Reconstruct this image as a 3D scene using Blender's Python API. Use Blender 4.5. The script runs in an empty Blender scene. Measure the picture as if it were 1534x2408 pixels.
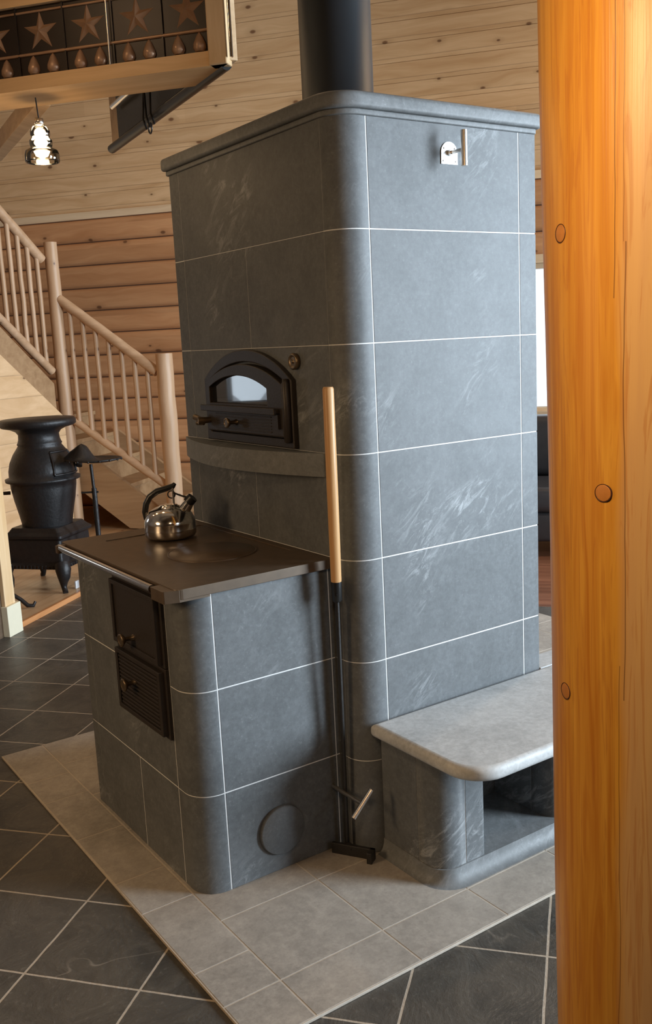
import bpy, math, random
from mathutils import Vector, Matrix
random.seed(7)
pi = math.pi
TH = math.radians(40.3)                       # direction of the house grid (the heater stands diagonally in it)
S = bpy.context.scene
COL = S.collection
def AB(a, b, z=0.0):                          # house grid -> world
    return Vector((a*math.cos(TH)-b*math.sin(TH), a*math.sin(TH)+b*math.cos(TH), z))

# ------------------------------------------------------------------ camera
yaw, pitch, roll = 0.974722, -0.179582, -0.049251
f = Vector((math.cos(yaw)*math.cos(pitch), math.sin(yaw)*math.cos(pitch), math.sin(pitch)))
r = f.cross(Vector((0, 0, 1))).normalized(); u = r.cross(f)
r2 = r*math.cos(roll)+u*math.sin(roll); u2 = -r*math.sin(roll)+u*math.cos(roll)
cd = bpy.data.cameras.new('camera'); cam = bpy.data.objects.new('camera', cd); COL.objects.link(cam)
cam.matrix_world = Matrix(((r2.x, u2.x, -f.x, -1.50065), (r2.y, u2.y, -f.y, -2.08361), (r2.z, u2.z, -f.z, 1.51569), (0, 0, 0, 1)))
cd.sensor_fit = 'HORIZONTAL'; cd.sensor_width = 36; cd.lens = 2232.685*36/1534; cd.clip_start = .05
S.camera = cam

# ------------------------------------------------------------------ render look, world, lights
S.view_settings.view_transform = 'Standard'; S.view_settings.look = 'None'
S.view_settings.exposure = 0.0; S.view_settings.gamma = 1; S.view_settings.use_curve_mapping = False
S.cycles.use_denoising = True
S.cycles.max_bounces = 8; S.cycles.diffuse_bounces = 5; S.cycles.transparent_max_bounces = 12
S.cycles.sample_clamp_indirect = 6; S.cycles.caustics_reflective = False; S.cycles.caustics_refractive = False
W = bpy.data.worlds.new('world'); S.world = W; W.use_nodes = True
bg = W.node_tree.nodes['Background']; bg.inputs[0].default_value = (.78, .89, 1, 1); bg.inputs[1].default_value = 2.2

def light(name, kind, loc, energy, color, size=.1, size_y=None, aim=None):
    d = bpy.data.lights.new(name, kind); d.energy = energy; d.color = color
    if kind == 'AREA':
        d.size = size
        if size_y: d.shape = 'RECTANGLE'; d.size_y = size_y
        else: d.shape = 'DISK'
    else: d.shadow_soft_size = size
    o = bpy.data.objects.new(name, d); COL.objects.link(o); o.location = loc
    if aim is not None:
        o.rotation_euler = (Vector(aim)).to_track_quat('-Z', 'Z').to_euler()
    return o
DAY = (.74, .88, 1.0); WARM = (1.0, .67, .37)
bdir = AB(0, 1)
light('window_daylight', 'AREA', AB(.50, -4.66, 1.70), 930, DAY, 1.6, 2.8, bdir)
light('small_window_daylight', 'AREA', AB(.69, 2.60, 1.355), .9, DAY, .24, .32, -bdir)
light('entry_window_daylight', 'AREA', AB(-2.9, -4.66, 2.0), 12, (.85, .92, 1.0), 1.3, 2.0, bdir+Vector((0, 0, -.1)))
for a_, b_, e_ in ((2.4, 1.6, 12), (3.6, -1.8, 45), (3.6, 3.6, 9)):
    light('ceiling_fill', 'AREA', AB(a_, b_, 4.95), e_, WARM, .35, None, (0, 0, -1))  # unseen overhead fills, added to warm the upper walls

light('post_fill', 'AREA', Vector((-1.15, -1.50, 2.00)), 7.6, WARM, .20, None, (.75, .28, -.62))  # added warm fill aimed at the log post, no fixture here
kl = light('stove_front_fill', 'AREA', Vector((-3.0, .45, 1.75)), 15, WARM, 1.0, None, (1, 0, -.75)); kl.data.spread = math.radians(110)  # added low warm fill for the stove front
cl = light('canopy_fill', 'AREA', AB(-.5, 1.0, 2.78), .34, WARM, .12, None, AB(.83, -.1, -.33)); cl.data.spread = math.radians(80)  # added narrow fill that lifts the canopy front
light('back_wall_fill', 'AREA', AB(4.0, -4.66, 1.95), 640, DAY, 1.1, 2.0, bdir)  # added daylight fill for the right part of the back wall

# ------------------------------------------------------------------ node helpers
class NT:
    def __init__(s, name):
        s.m = bpy.data.materials.new(name); s.m.use_nodes = True; s.t = s.m.node_tree; s.t.nodes.clear()
        s.out = s.n('ShaderNodeOutputMaterial'); s.b = s.n('ShaderNodeBsdfPrincipled')
        s.l(s.b.outputs[0], s.out.inputs[0])
    def n(s, ty, **kw):
        x = s.t.nodes.new(ty)
        for k, v in kw.items(): setattr(x, k, v)
        return x
    def l(s, a, b): s.t.links.new(a, b)
    def put(s, sock, v):
        if hasattr(v, 'is_output'): s.l(v, sock)
        else: sock.default_value = v
    def math(s, op, a, b=0.0, c=0.0, clamp=False):
        x = s.n('ShaderNodeMath', operation=op, use_clamp=clamp)
        for i, v in enumerate((a, b, c)): s.put(x.inputs[i], v)
        return x.outputs[0]
    def xyz(s, x=0., y=0., z=0.):
        c = s.n('ShaderNodeCombineXYZ')
        for i, v in enumerate((x, y, z)): s.put(c.inputs[i], v)
        return c.outputs[0]
    def noise(s, vec, scale=1., detail=3., rough=.5, dist=0., col=False):
        x = s.n('ShaderNodeTexNoise'); s.put(x.inputs['Vector'], vec); x.inputs['Scale'].default_value = scale
        x.inputs['Detail'].default_value = detail; x.inputs['Roughness'].default_value = rough; x.inputs['Distortion'].default_value = dist
        return x.outputs['Color' if col else 'Fac']
    def ramp(s, fac, pts):
        x = s.n('ShaderNodeValToRGB'); s.put(x.inputs[0], fac); e = x.color_ramp.elements
        while len(e) < len(pts): e.new(.5)
        for i, (p, c) in enumerate(pts):
            e[i].position = p; e[i].color = (c, c, c, 1) if isinstance(c, (int, float)) else (*c, 1)
        return x.outputs[0]
    def mix(s, fac, a, b, mode='MIX'):
        x = s.n('ShaderNodeMix', data_type='RGBA', blend_type=mode); s.put(x.inputs[0], fac)
        for i, v in ((6, a), (7, b)):
            s.put(x.inputs[i], v if hasattr(v, 'is_output') else (*v, 1))
        return x.outputs[2]
    def obj(s): return s.n('ShaderNodeTexCoord').outputs['Object']
    def sep(s, v):
        x = s.n('ShaderNodeSeparateXYZ'); s.l(v, x.inputs[0]); return x.outputs
    def bump(s, h, strength=.2, dist=.01):
        x = s.n('ShaderNodeBump'); x.inputs['Strength'].default_value = strength; x.inputs['Distance'].default_value = dist
        s.l(h, x.inputs['Height']); s.l(x.outputs[0], s.b.inputs['Normal'])
    def fin(s, col, rough=.5, metal=0., spec=None):
        s.put(s.b.inputs['Base Color'], col if hasattr(col, 'is_output') else (*col, 1))
        s.put(s.b.inputs['Roughness'], rough); s.b.inputs['Metallic'].default_value = metal
        if spec is not None: s.b.inputs['Specular IOR Level'].default_value = spec
        return s.m

def plain(name, col, rough=.5, metal=0., var=.15, scale=40, bump=0., spec=None):
    t = NT(name); o = t.obj(); nz = t.noise(o, scale, 3)
    c = t.mix(nz, tuple(x*(1-var) for x in col), tuple(min(1, x*(1+var)) for x in col))
    if bump: t.bump(nz, bump, .003)
    return t.fin(c, rough, metal, spec)

def soapstone(name, base=(.112, .119, .124), light_=(.40, .42, .43), streak=1.0, rough=.55):
    t = NT(name); o = t.obj()
    oi = t.n('ShaderNodeObjectInfo')
    big = t.noise(o, 2.2, 4, .6, .5); fine = t.noise(o, 55, 4, .7); mid = t.noise(o, 11, 4, .65)
    c = t.mix(t.ramp(big, [(.3, 0.), (.7, 1.)]), tuple(x*.82 for x in base), tuple(x*1.2 for x in base))
    c = t.mix(t.math('MULTIPLY', t.ramp(fine, [(.38, 0.), (.66, 1.)]), .42), c, tuple(x*1.6 for x in base))
    dots = t.noise(o, 130, 2, .6); c = t.mix(t.math('MULTIPLY', t.ramp(dots, [(.60, 0.), (.74, 1.)]), .16), c, light_); c = t.mix(t.math('MULTIPLY', t.ramp(dots, [(.30, 1.), (.40, 0.)]), .22), c, tuple(x*.45 for x in base))
    c = t.mix(t.math('MULTIPLY', t.ramp(mid, [(.42, 0.), (.75, 1.)]), .45), c, tuple(x*.6 for x in base))
    X = t.sep(o); ca, sa = math.cos(.72), math.sin(.72)
    h = t.math('ADD', X[0], t.math('MULTIPLY', X[1], -.8))
    al = t.math('ADD', t.math('MULTIPLY', h, ca), t.math('MULTIPLY', X[2], sa))
    ac = t.math('ADD', t.math('MULTIPLY', h, -sa), t.math('MULTIPLY', X[2], ca))
    sv = t.xyz(t.math('MULTIPLY', al, 5.), t.math('MULTIPLY', ac, 17.), t.math('MULTIPLY', X[1], 3.))
    st = t.noise(sv, 1.5, 7, .78, 1.4); mask = t.noise(o, 2.6, 2, .5)
    k = t.math('MULTIPLY', t.ramp(st, [(.50, 0.), (.66, 1.)]), t.ramp(mask, [(.53, 0.), (.68, 1.)]))
    k = t.math('MULTIPLY', k, .75*streak)
    c = t.mix(k, c, light_)
    t.bump(t.math('ADD', t.math('MULTIPLY', fine, .6), mid), .12, .003)
    return t.fin(c, rough, 0, .35)

def wood(name, light_, dark, along='x', across='z', bh=.14, length=3.0, knots=1.0, tone=.25, rough=.5, grain=14., knotcol=(.13, .055, .025), groove=0., kscale=1., bumpy=.08):
    t = NT(name); X = dict(zip('xyz', t.sep(t.obj())))
    third = [k for k in 'xyz' if k not in (along, across)][0]
    L, A, T = X[along], X[across], X[third]
    bi = t.math('FLOOR', t.math('DIVIDE', A, bh))
    wn0 = t.n('ShaderNodeTexWhiteNoise', noise_dimensions='1D'); t.l(bi, wn0.inputs['W'])
    off = t.math('MULTIPLY', wn0.outputs['Value'], 37.)
    seg = t.math('FLOOR', t.math('DIVIDE', t.math('ADD', L, off), length))
    wn = t.n('ShaderNodeTexWhiteNoise', noise_dimensions='2D')
    t.l(t.xyz(bi, seg, 0.), wn.inputs['Vector'])
    wv = wn.outputs['Value']
    warp = t.noise(t.xyz(t.math('MULTIPLY', t.math('ADD', L, off), 1.6), t.math('MULTIPLY', A, 4.), T), 1., 2)
    gv = t.xyz(t.math('ADD', t.math('MULTIPLY', L, .9), t.math('MULTIPLY', off, 1.7)), t.math('ADD', t.math('MULTIPLY', A, grain), t.math('MULTIPLY', warp, 2.2)), t.math('MULTIPLY', T, grain))
    g = t.noise(gv, 1.2, 4, .6, .3); g2 = t.noise(gv, 6., 3, .6)
    c = t.mix(t.ramp(g, [(.35, 0.), (.68, 1.)]), light_, dark)
    c = t.mix(t.math('MULTIPLY', t.ramp(g2, [(.45, 0.), (.75, 1.)]), .25), c, dark)
    c = t.mix(t.math('MULTIPLY', wv, tone), c, tuple(x*.55 for x in dark))
    if knots:
        kv = t.xyz(t.math('ADD', t.math('MULTIPLY', L, 2.6*kscale), off), t.math('MULTIPLY', A, 4.6*kscale), 0.)
        v = t.n('ShaderNodeTexVoronoi', voronoi_dimensions='2D'); t.l(kv, v.inputs['Vector']); v.inputs['Scale'].default_value = 1.
        rnd = t.sep(v.outputs['Color'])
        rad = t.math('MULTIPLY', t.math('GREATER_THAN', rnd[0], 1-.55*knots), t.math('ADD', .035, t.math('MULTIPLY', rnd[1], .06)))
        q = t.math('DIVIDE', v.outputs['Distance'], t.math('ADD', rad, 1e-4))
        q = t.math('ADD', q, t.math('MULTIPLY', t.math('SUBTRACT', warp, .5), 1.2))
        kk = t.math('MULTIPLY', t.ramp(q, [(.55, 1.), (1.0, 0.)]), t.math('GREATER_THAN', rad, .01))
        halo = t.math('MULTIPLY', t.ramp(t.math('DIVIDE', q, 3.), [(.3, .35), (1., 0.)]), t.math('GREATER_THAN', rad, .01))
        c = t.mix(halo, c, tuple(x*.6 for x in dark)); c = t.mix(t.math('MULTIPLY', kk, .85), c, knotcol)
    if groove:
        fr = t.math('FRACT', t.math('DIVIDE', A, bh)); e = t.math('MINIMUM', fr, t.math('SUBTRACT', 1., fr))
        gm = t.ramp(t.math('DIVIDE', e, groove/bh), [(0., 1.), (1., 0.)])
        c = t.mix(t.math('MULTIPLY', gm, .55), c, tuple(x*.3 for x in dark))
    if bumpy: t.bump(g2, bumpy, .003)
    return t.fin(c, rough, 0, .35)

def glassy(name, tint=(1, 1, 1), gloss=.12, rough=.02):
    t = NT(name); t.t.nodes.remove(t.b)
    tr = t.n('ShaderNodeBsdfTransparent'); tr.inputs[0].default_value = (*tint, 1)
    gl = t.n('ShaderNodeBsdfGlossy'); gl.inputs['Roughness'].default_value = rough
    mx = t.n('ShaderNodeMixShader'); fr = t.n('ShaderNodeFresnel'); fr.inputs[0].default_value = 1.45
    t.l(t.math('ADD', fr.outputs[0], gloss, clamp=True), mx.inputs[0]); t.l(tr.outputs[0], mx.inputs[1]); t.l(gl.outputs[0], mx.inputs[2])
    t.l(mx.outputs[0], t.out.inputs[0]); return t.m

M = {}
M['stone'] = soapstone('soapstone')
M['stone_slab'] = soapstone('soapstone_honed_slab', (.44, .45, .45), (.66, .66, .65), .8, .5)
M['stone_lid'] = soapstone('soapstone_lid', (.150, .158, .162), (.5, .52, .54), .3)
M['hearth'] = soapstone('hearth_tile', (.315, .285, .248), (.48, .45, .41), .25, .6)
M['grout'] = plain('white_joint', (.70, .70, .69), .8, 0, .12, 120)
M['hgrout'] = plain('tan_joint', (.46, .40, .33), .85, 0, .2, 90)
M['iron'] = plain('cast_iron', (.030, .028, .027), .42, .3, .25, 160, .25, .5)
M['iron_door'] = plain('brown_black_cast_iron', (.035, .028, .024), .45, .2, .2, 160, .2)
M['hob'] = plain('cooktop_iron', (.105, .072, .046), .40, .25, .3, 30, .06)
M['oldiron'] = plain('old_stove_iron', (.020, .018, .018), .45, .35, .35, 60, .5)
M['chrome'] = plain('polished_steel', (.85, .82, .78), .13, 1, .03, 8)
M['steel'] = plain('brushed_steel', (.72, .68, .63), .28, 1, .06, 90)
M['brass'] = plain('dull_brass_knob', (.19, .14, .09), .35, .8, .15, 60)
M['black'] = plain('black_plastic', (.012, .012, .012), .35, 0, .1)
M['pipe'] = plain('matt_black_pipe', (.019, .021, .024), .5, .1, .1, 20)
M['handlewood'] = wood('turned_beech_handle', (.62, .37, .17), (.47, .25, .10), 'z', 'x', 9., 9., 0, 0, .4, 60)
M['pine_x'] = wood('pine_board_along', (.70, .50, .31), (.54, .35, .19), 'x', 'z', 9., 9., .6, 0, .45, 16)
M['pine_y'] = wood('pine_board_across', (.70, .50, .31), (.54, .35, .19), 'y', 'z', 9., 9., .6, 0, .45, 16)
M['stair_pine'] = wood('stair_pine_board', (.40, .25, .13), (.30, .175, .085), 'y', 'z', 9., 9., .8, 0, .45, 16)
M['canopy_pine'] = wood('canopy_pine', (.84, .56, .30), (.70, .43, .20), 'y', 'z', 9., 9., .6, 0, .45, 16)
M['pine_z'] = wood('pine_board_upright', (.78, .58, .36), (.62, .40, .20), 'z', 'x', 9., 9., .3, 0, .45, 16)
M['peeled'] = wood('peeled_log', (.56, .37, .23), (.44, .27, .15), 'z', 'x', 9., 9., .5, 0, .42, 12, kscale=1.6)
M['peeled_rail'] = wood('peeled_rail', (.56, .37, .23), (.44, .27, .15), 'y', 'x', 9., 9., .5, 0, .42, 12, kscale=1.6)
M['planks'] = wood('pine_planks', (.72, .50, .285), (.56, .35, .175), 'y', 'z', .155, 3.2, 1.0, .28, .45, 12, groove=.004, kscale=1.0)
M['logs'] = wood('log_siding', (.64, .35, .17), (.48, .23, .10), 'y', 'z', .2025, 4., 1., .3, .5, 10, kscale=1.0)
M['closet'] = wood('closet_planks', (.76, .52, .30), (.62, .39, .20), 'x', 'z', .17, 5., .5, .2, .45, 10, groove=.004)
M['woodfloor'] = wood('red_brown_floorboards', (.30, .13, .07), (.17, .065, .035), 'y', 'x', .12, 1.4, .3, .5, .28, 20, groove=.003)
M['alcovefloor'] = wood('pale_floorboards', (.50, .33, .19), (.38, .22, .11), 'x', 'y', .13, 1.6, .4, .3, .35, 16, groove=.003)
M['paint'] = plain('cream_paint', (.72, .66, .50), .45, 0, .04)
M['leather'] = plain('dark_leather', (.035, .033, .035), .38, 0, .3, 14, .3)
M['glass'] = glassy('window_glass')
M['bulbglass'] = glassy('clear_insulator_glass', (1, .97, .9), .10, .05)
M['ovenglass'] = plain('smoky_oven_glass', (.012, .012, .014), .035, 0, .1, 5, 0, 1.0)

t = NT('slate_floor_tiles'); o = t.obj()
mp = t.n('ShaderNodeMapping'); t.l(o, mp.inputs[0]); mp.inputs['Location'].default_value = (.027+.3145*40, -.417+.3145*40, 0)
br = t.n('ShaderNodeTexBrick', offset=0.0, squash=1.0); wob = t.noise(o, 9., 2, .5, 0, True)
vm = t.n('ShaderNodeVectorMath', operation='MULTIPLY_ADD'); t.l(wob, vm.inputs[0]); vm.inputs[1].default_value = (.004, .004, 0); t.l(mp.outputs[0], vm.inputs[2])
t.l(vm.outputs[0], br.inputs['Vector']); br.inputs['Scale'].default_value = 1; br.inputs['Brick Width'].default_value = .3145; br.inputs['Row Height'].default_value = .3145
br.inputs['Mortar Size'].default_value = .0034; br.inputs['Mortar Smooth'].default_value = .15
br.inputs['Color1'].default_value = (.038, .036, .032, 1); br.inputs['Color2'].default_value = (.070, .064, .056, 1); br.inputs['Mortar'].default_value = (.40, .34, .27, 1)
n1 = t.noise(o, 7., 6, .7, 1.2); n2 = t.noise(o, 60., 4, .7)
sp = t.ramp(n2, [(.56, 0.), (.74, 1.)])
c = t.mix(t.math('MULTIPLY', t.ramp(n1, [(.38, 0.), (.66, 1.)]), .75), br.outputs['Color'], (.105, .094, .078))
c = t.mix(t.math('MULTIPLY', sp, .45), c, (.19, .175, .15))
veinv = t.noise(o, 1.7, 3, .6, .9); vein = t.ramp(t.math('ABSOLUTE', t.math('SUBTRACT', veinv, .5)), [(0., 1.), (.004, 0.)])
vmask = t.ramp(t.noise(o, 1.3, 1), [(.58, 0.), (.66, 1.)])
c = t.mix(t.math('MULTIPLY', t.math('MULTIPLY', vein, vmask), .7), c, (.38, .33, .27))
c = t.mix(br.outputs['Fac'], c, t.mix(n2, (.30, .25, .19), (.50, .43, .35)))
t.bump(t.math('SUBTRACT', t.math('ADD', n1, t.math('MULTIPLY', n2, .35)), t.math('MULTIPLY', br.outputs['Fac'], 1.5)), .7, .005)
M['slate'] = t.fin(c, t.mix(br.outputs['Fac'], (.40,)*3, (.8,)*3), 0, .5)

# stained post: honey stain on the turned side, daylight painted in as a paler side, grain, checks
t = NT('honey_stained_log'); o = t.obj(); X = t.sep(o)
ang = t.math('ARCTAN2', t.math('MULTIPLY', X[1], -1.), t.math('MULTIPLY', X[0], -1.))
gv = t.xyz(t.math('MULTIPLY', ang, 3.2), t.math('MULTIPLY', X[2], .55), t.noise(o, 1.8, 2))
w = t.n('ShaderNodeTexNoise'); t.l(gv, w.inputs['Vector']); w.inputs['Scale'].default_value = 2.2; w.inputs['Detail'].default_value = 5; w.inputs['Distortion'].default_value = 1.6
fineg = t.noise(t.xyz(t.math('MULTIPLY', ang, 110.), t.math('MULTIPLY', X[2], 2.5), 0.), 1., 3, .6)
c = t.mix(t.ramp(w.outputs['Fac'], [(.32, 0.), (.72, 1.)]), (.86, .43, .06), (.62, .23, .022))
c = t.mix(t.math('MULTIPLY', t.ramp(fineg, [(.4, 0.), (.75, 1.)]), .16), c, (.36, .12, .02))
day_side = t.ramp(t.math('ADD', ang, t.math('MULTIPLY', t.math('SUBTRACT', t.noise(o, 3., 2), .5), .25)), [(.30, 0.), (.42, 1.)])
c = t.mix(t.math('MULTIPLY', day_side, .7), c, (.76, .50, .24))
bot = t.noise(t.xyz(t.math('MULTIPLY', ang, 5.), t.math('MULTIPLY', X[2], 1.6), 3.), 1.4, 4, .55, 3.)
c = t.mix(t.math('MULTIPLY', t.ramp(bot, [(.55, 0.), (.62, 1.)]), .38), c, (.52, .17, .03))
for a0, z0, z1, wd in ((.285, 1.55, 2.3, .006), (.38, 1.0, 1.62, .007), (.33, .35, 1.05, .005), (.36, 1.62, 1.95, .003), (-.20, .9, 1.3, .0012)):
    line = t.math('ABSOLUTE', t.math('SUBTRACT', t.math('ADD', ang, t.math('MULTIPLY', t.math('SUBTRACT', t.noise(t.xyz(0., 0., X[2]), 2.4, 3), .5), .14)), a0))
    k = t.ramp(t.math('DIVIDE', line, wd*1.1), [(.3, 1.), (1., 0.)])
    k = t.math('MULTIPLY', k, t.math('MULTIPLY', t.math('GREATER_THAN', X[2], z0), t.math('LESS_THAN', X[2], z1)))
    c = t.mix(t.math('MULTIPLY', k, .7), c, (.14, .05, .015))
t.bump(t.math('ADD', fineg, w.outputs['Fac']), .10, .004)
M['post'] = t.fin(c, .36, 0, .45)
M['plugring'] = plain('dark_plug_ring', (.07, .022, .01), .6)
M['plug'] = plain('plug_wood', (.60, .24, .05), .45, 0, .2, 80)

t = NT('aged_tin'); o = t.obj(); nz = t.noise(o, 14., 4, .6)
M['tin'] = t.fin(t.mix(nz, (.014, .009, .007), (.038, .022, .014)), .42, .2)
M['tinstar'] = plain('copper_toned_tin', (.42, .25, .15), .38, .35, .2, 30)
def emit(name, col, s):
    t = NT(name); t.t.nodes.remove(t.b); e = t.n('ShaderNodeEmission'); e.inputs[0].default_value = (*col, 1); e.inputs[1].default_value = s
    t.l(e.outputs[0], t.out.inputs[0]); return t.m
M['bulb'] = emit('lit_bulb', (1, .80, .52), 11)

# ------------------------------------------------------------------ mesh builder
class MB:
    def __init__(s): s.v = []; s.f = []; s.m = []; s.s = []; s.X = Matrix.Identity(4)
    def at(s, loc=(0, 0, 0), rz=0., M4=None):
        s.X = M4 if M4 is not None else Matrix.Translation(loc) @ Matrix.Rotation(rz, 4, 'Z'); return s
    def add(s, pts, faces, mat=0, smooth=False):
        n = len(s.v); s.v += [tuple(s.X @ Vector(p)) for p in pts]
        for fc in faces: s.f.append([i+n for i in fc]); s.m.append(mat); s.s.append(smooth)
        return s
    def box(s, x0, x1, y0, y1, z0, z1, mat=0):
        return s.add([(x0, y0, z0), (x1, y0, z0), (x1, y1, z0), (x0, y1, z0), (x0, y0, z1), (x1, y0, z1), (x1, y1, z1), (x0, y1, z1)],
                     [(0, 3, 2, 1), (4, 5, 6, 7), (0, 1, 5, 4), (1, 2, 6, 5), (2, 3, 7, 6), (3, 0, 4, 7)], mat)
    def prism(s, poly, lo, hi, axis='z', mat=0, smooth=False):
        def P(p, h): return (p[0], p[1], h) if axis == 'z' else ((h, p[0], p[1]) if axis == 'x' else (p[0], h, p[1]))
        n = len(poly)
        s.add([P(p, lo) for p in poly]+[P(p, hi) for p in poly], [(i, (i+1) % n, n+(i+1) % n, n+i) for i in range(n)], mat, smooth)
        s.add([P(p, lo) for p in poly], [tuple(range(n))[::-1]], mat); s.add([P(p, hi) for p in poly], [tuple(range(n))], mat)
        return s
    def ring(s, outer, inner, lo, hi, axis='x', mat=0):
        def P(p, h): return (p[0], p[1], h) if axis == 'z' else ((h, p[0], p[1]) if axis == 'x' else (p[0], h, p[1]))
        n = len(outer); pts = [P(p, lo) for p in outer]+[P(p, hi) for p in outer]+[P(p, lo) for p in inner]+[P(p, hi) for p in inner]
        F = []
        for i in range(n):
            j = (i+1) % n
            F += [(i, j, n+j, n+i), (2*n+j, 2*n+i, 3*n+i, 3*n+j), (n+i, n+j, 3*n+j, 3*n+i), (j, i, 2*n+i, 2*n+j)]
        return s.add(pts, F, mat)
    def lathe(s, prof, n=32, mat=0, smooth=True, cap=True):
        pts = []; F = []
        for (r_, z_) in prof:
            for k in range(n): pts.append((r_*math.cos(2*pi*k/n), r_*math.sin(2*pi*k/n), z_))
        for i in range(len(prof)-1):
            for k in range(n):
                j = (k+1) % n; F.append((i*n+k, i*n+j, (i+1)*n+j, (i+1)*n+k))
        s.add(pts, F, mat, smooth)
        if cap:
            if prof[0][0] > 1e-4: s.add(pts[:n], [tuple(range(n))[::-1]], mat)
            if prof[-1][0] > 1e-4: s.add(pts[-n:], [tuple(range(n))], mat)
        return s
    def tube(s, path, rad, n=12, mat=0, closed=False, caps=True):
        P = [Vector(p) for p in path]; m = len(P)
        R = rad if isinstance(rad, (list, tuple)) else [rad]*m
        pts = []; up = None
        for i, p in enumerate(P):
            if closed: tng = P[(i+1) % m]-P[i-1]
            else: tng = (P[min(i+1, m-1)]-P[max(i-1, 0)])
            tng.normalize()
            if up is None: up = Vector((0, 0, 1)) if abs(tng.z) < .9 else Vector((1, 0, 0))
            e1 = tng.cross(up).normalized(); up = e1.cross(tng).normalized(); e2 = up
            for k in range(n): pts.append(tuple(p+R[i]*(math.cos(2*pi*k/n)*e1+math.sin(2*pi*k/n)*e2)))
        F = []
        for i in range(m if closed else m-1):
            i2 = (i+1) % m
            for k in range(n):
                j = (k+1) % n; F.append((i*n+k, i*n+j, i2*n+j, i2*n+k))
        s.add(pts, F, mat, True)
        if not closed and caps:
            s.add(pts[:n], [tuple(range(n))[::-1]], mat); s.add(pts[-n:], [tuple(range(n))], mat)
        return s
    def rings(s, rgs, mat=0, smooth=True, cap0=True, cap1=True):      # list of closed loops with equal counts
        n = len(rgs[0]); pts = [p for rg in rgs for p in rg]; F = []
        for i in range(len(rgs)-1):
            for k in range(n):
                j = (k+1) % n; F.append((i*n+k, i*n+j, (i+1)*n+j, (i+1)*n+k))
        s.add(pts, F, mat, smooth)
        if cap0: s.add(rgs[0], [tuple(range(n))[::-1]], mat)
        if cap1: s.add(rgs[-1], [tuple(range(n))], mat)
        return s

def mk(name, mb, mats, parent=None, bevel=0., loc=(0, 0, 0), rz=0., seg=2):
    me = bpy.data.meshes.new(name); me.from_pydata(mb.v, [], mb.f)
    for m in (mats if isinstance(mats, (list, tuple)) else [mats]): me.materials.append(M[m] if isinstance(m, str) else m)
    me.polygons.foreach_set('material_index', mb.m); me.polygons.foreach_set('use_smooth', mb.s); me.update()
    o = bpy.data.objects.new(name, me); COL.objects.link(o); o.location = loc; o.rotation_euler = (0, 0, rz)
    if bevel:
        b = o.modifiers.new('edge', 'BEVEL'); b.width = bevel; b.segments = seg; b.limit_method = 'ANGLE'; b.angle_limit = .7
    if parent is not None: o.parent = parent
    return o
def tag(o, label, cat, group=None):
    o['label'] = label; o['category'] = cat
    if group: o['group'] = group
    return o
def thing(name, label, cat, loc=(0, 0, 0), rz=0., group=None):
    e = bpy.data.objects.new(name, None); COL.objects.link(e); e.location = loc; e.rotation_euler = (0, 0, rz); e.empty_display_size = .1
    return tag(e, label, cat, group)
def struct(name, mb, mats, bevel=0., loc=(0, 0, 0), rz=0.):
    o = mk(name, mb, mats, None, bevel, loc, rz); o['kind'] = 'structure'; return o
def arc(cx, cy, r_, a0, a1, n=8):
    return [(cx+r_*math.cos(math.radians(a0+(a1-a0)*i/n)), cy+r_*math.sin(math.radians(a0+(a1-a0)*i/n))) for i in range(n+1)]
def rrect(x0, x1, y0, y1, rs, n=8):           # counter-clockwise from (x0,y0); rs for corners (x0y0, x1y0, x1y1, x0y1)
    P = []
    for (cx, cy, a0, r_) in ((x0+rs[0], y0+rs[0], 180, rs[0]), (x1-rs[1], y0+rs[1], 270, rs[1]), (x1-rs[2], y1-rs[2], 0, rs[2]), (x0+rs[3], y1-rs[3], 90, rs[3])):
        P += arc(cx, cy, max(r_, 1e-4), a0, a0+90, n)
    return P
def rslab(mb, x0, x1, y0, y1, rs, z0, z1, e=.01, mat=0, lo=True, steps=5, eb=None):
    """slab with rounded plan corners and rounded (bullnose) edges"""
    eb = e if eb is None else eb
    L = []
    for i in range(steps+1):
        t_ = pi/2*i/steps; ins = eb*(1-math.sin(t_)); z = z0+eb*(1-math.cos(t_)); L.append((ins, z))
    for i in range(steps+1):
        t_ = pi/2*i/steps; ins = e*(1-math.cos(t_)); z = z1-e*(1-math.sin(t_)); L.append((ins, z))
    R = [[(p[0], p[1], z) for p in rrect(x0+i_, x1-i_, y0+i_, y1-i_, [max(q-i_, .0005) for q in rs])] for i_, z in L]
    return mb.rings(R, mat, True)

# ------------------------------------------------------------------ setting (house grid coordinates a,b)
SL = dict(loc=(0, 0, 0), rz=TH)
mb = MB().box(-5.2, 2.72, -4.6, 2.45, -.1, 0); struct('floor', mb, 'slate', **SL)
mb = MB().box(2.72, 5.6, -4.6, 2.45, -.1, 0); struct('floor_wood', mb, 'woodfloor', **SL)
mb = MB().box(1.90, 5.6, 2.465, 6.6, -.1, .03); struct('floor_alcove', mb, 'alcovefloor', **SL)
mb = MB().box(1.90, 5.6, 2.45, 2.465, 0, .031); M['edge'] = wood('orange_edge_board', (.55, .25, .10), (.42, .17, .06), 'x', 'z', 9., 9., 0, 0, .4, 16)
struct('trim_1', mb, 'edge', **SL)
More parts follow.
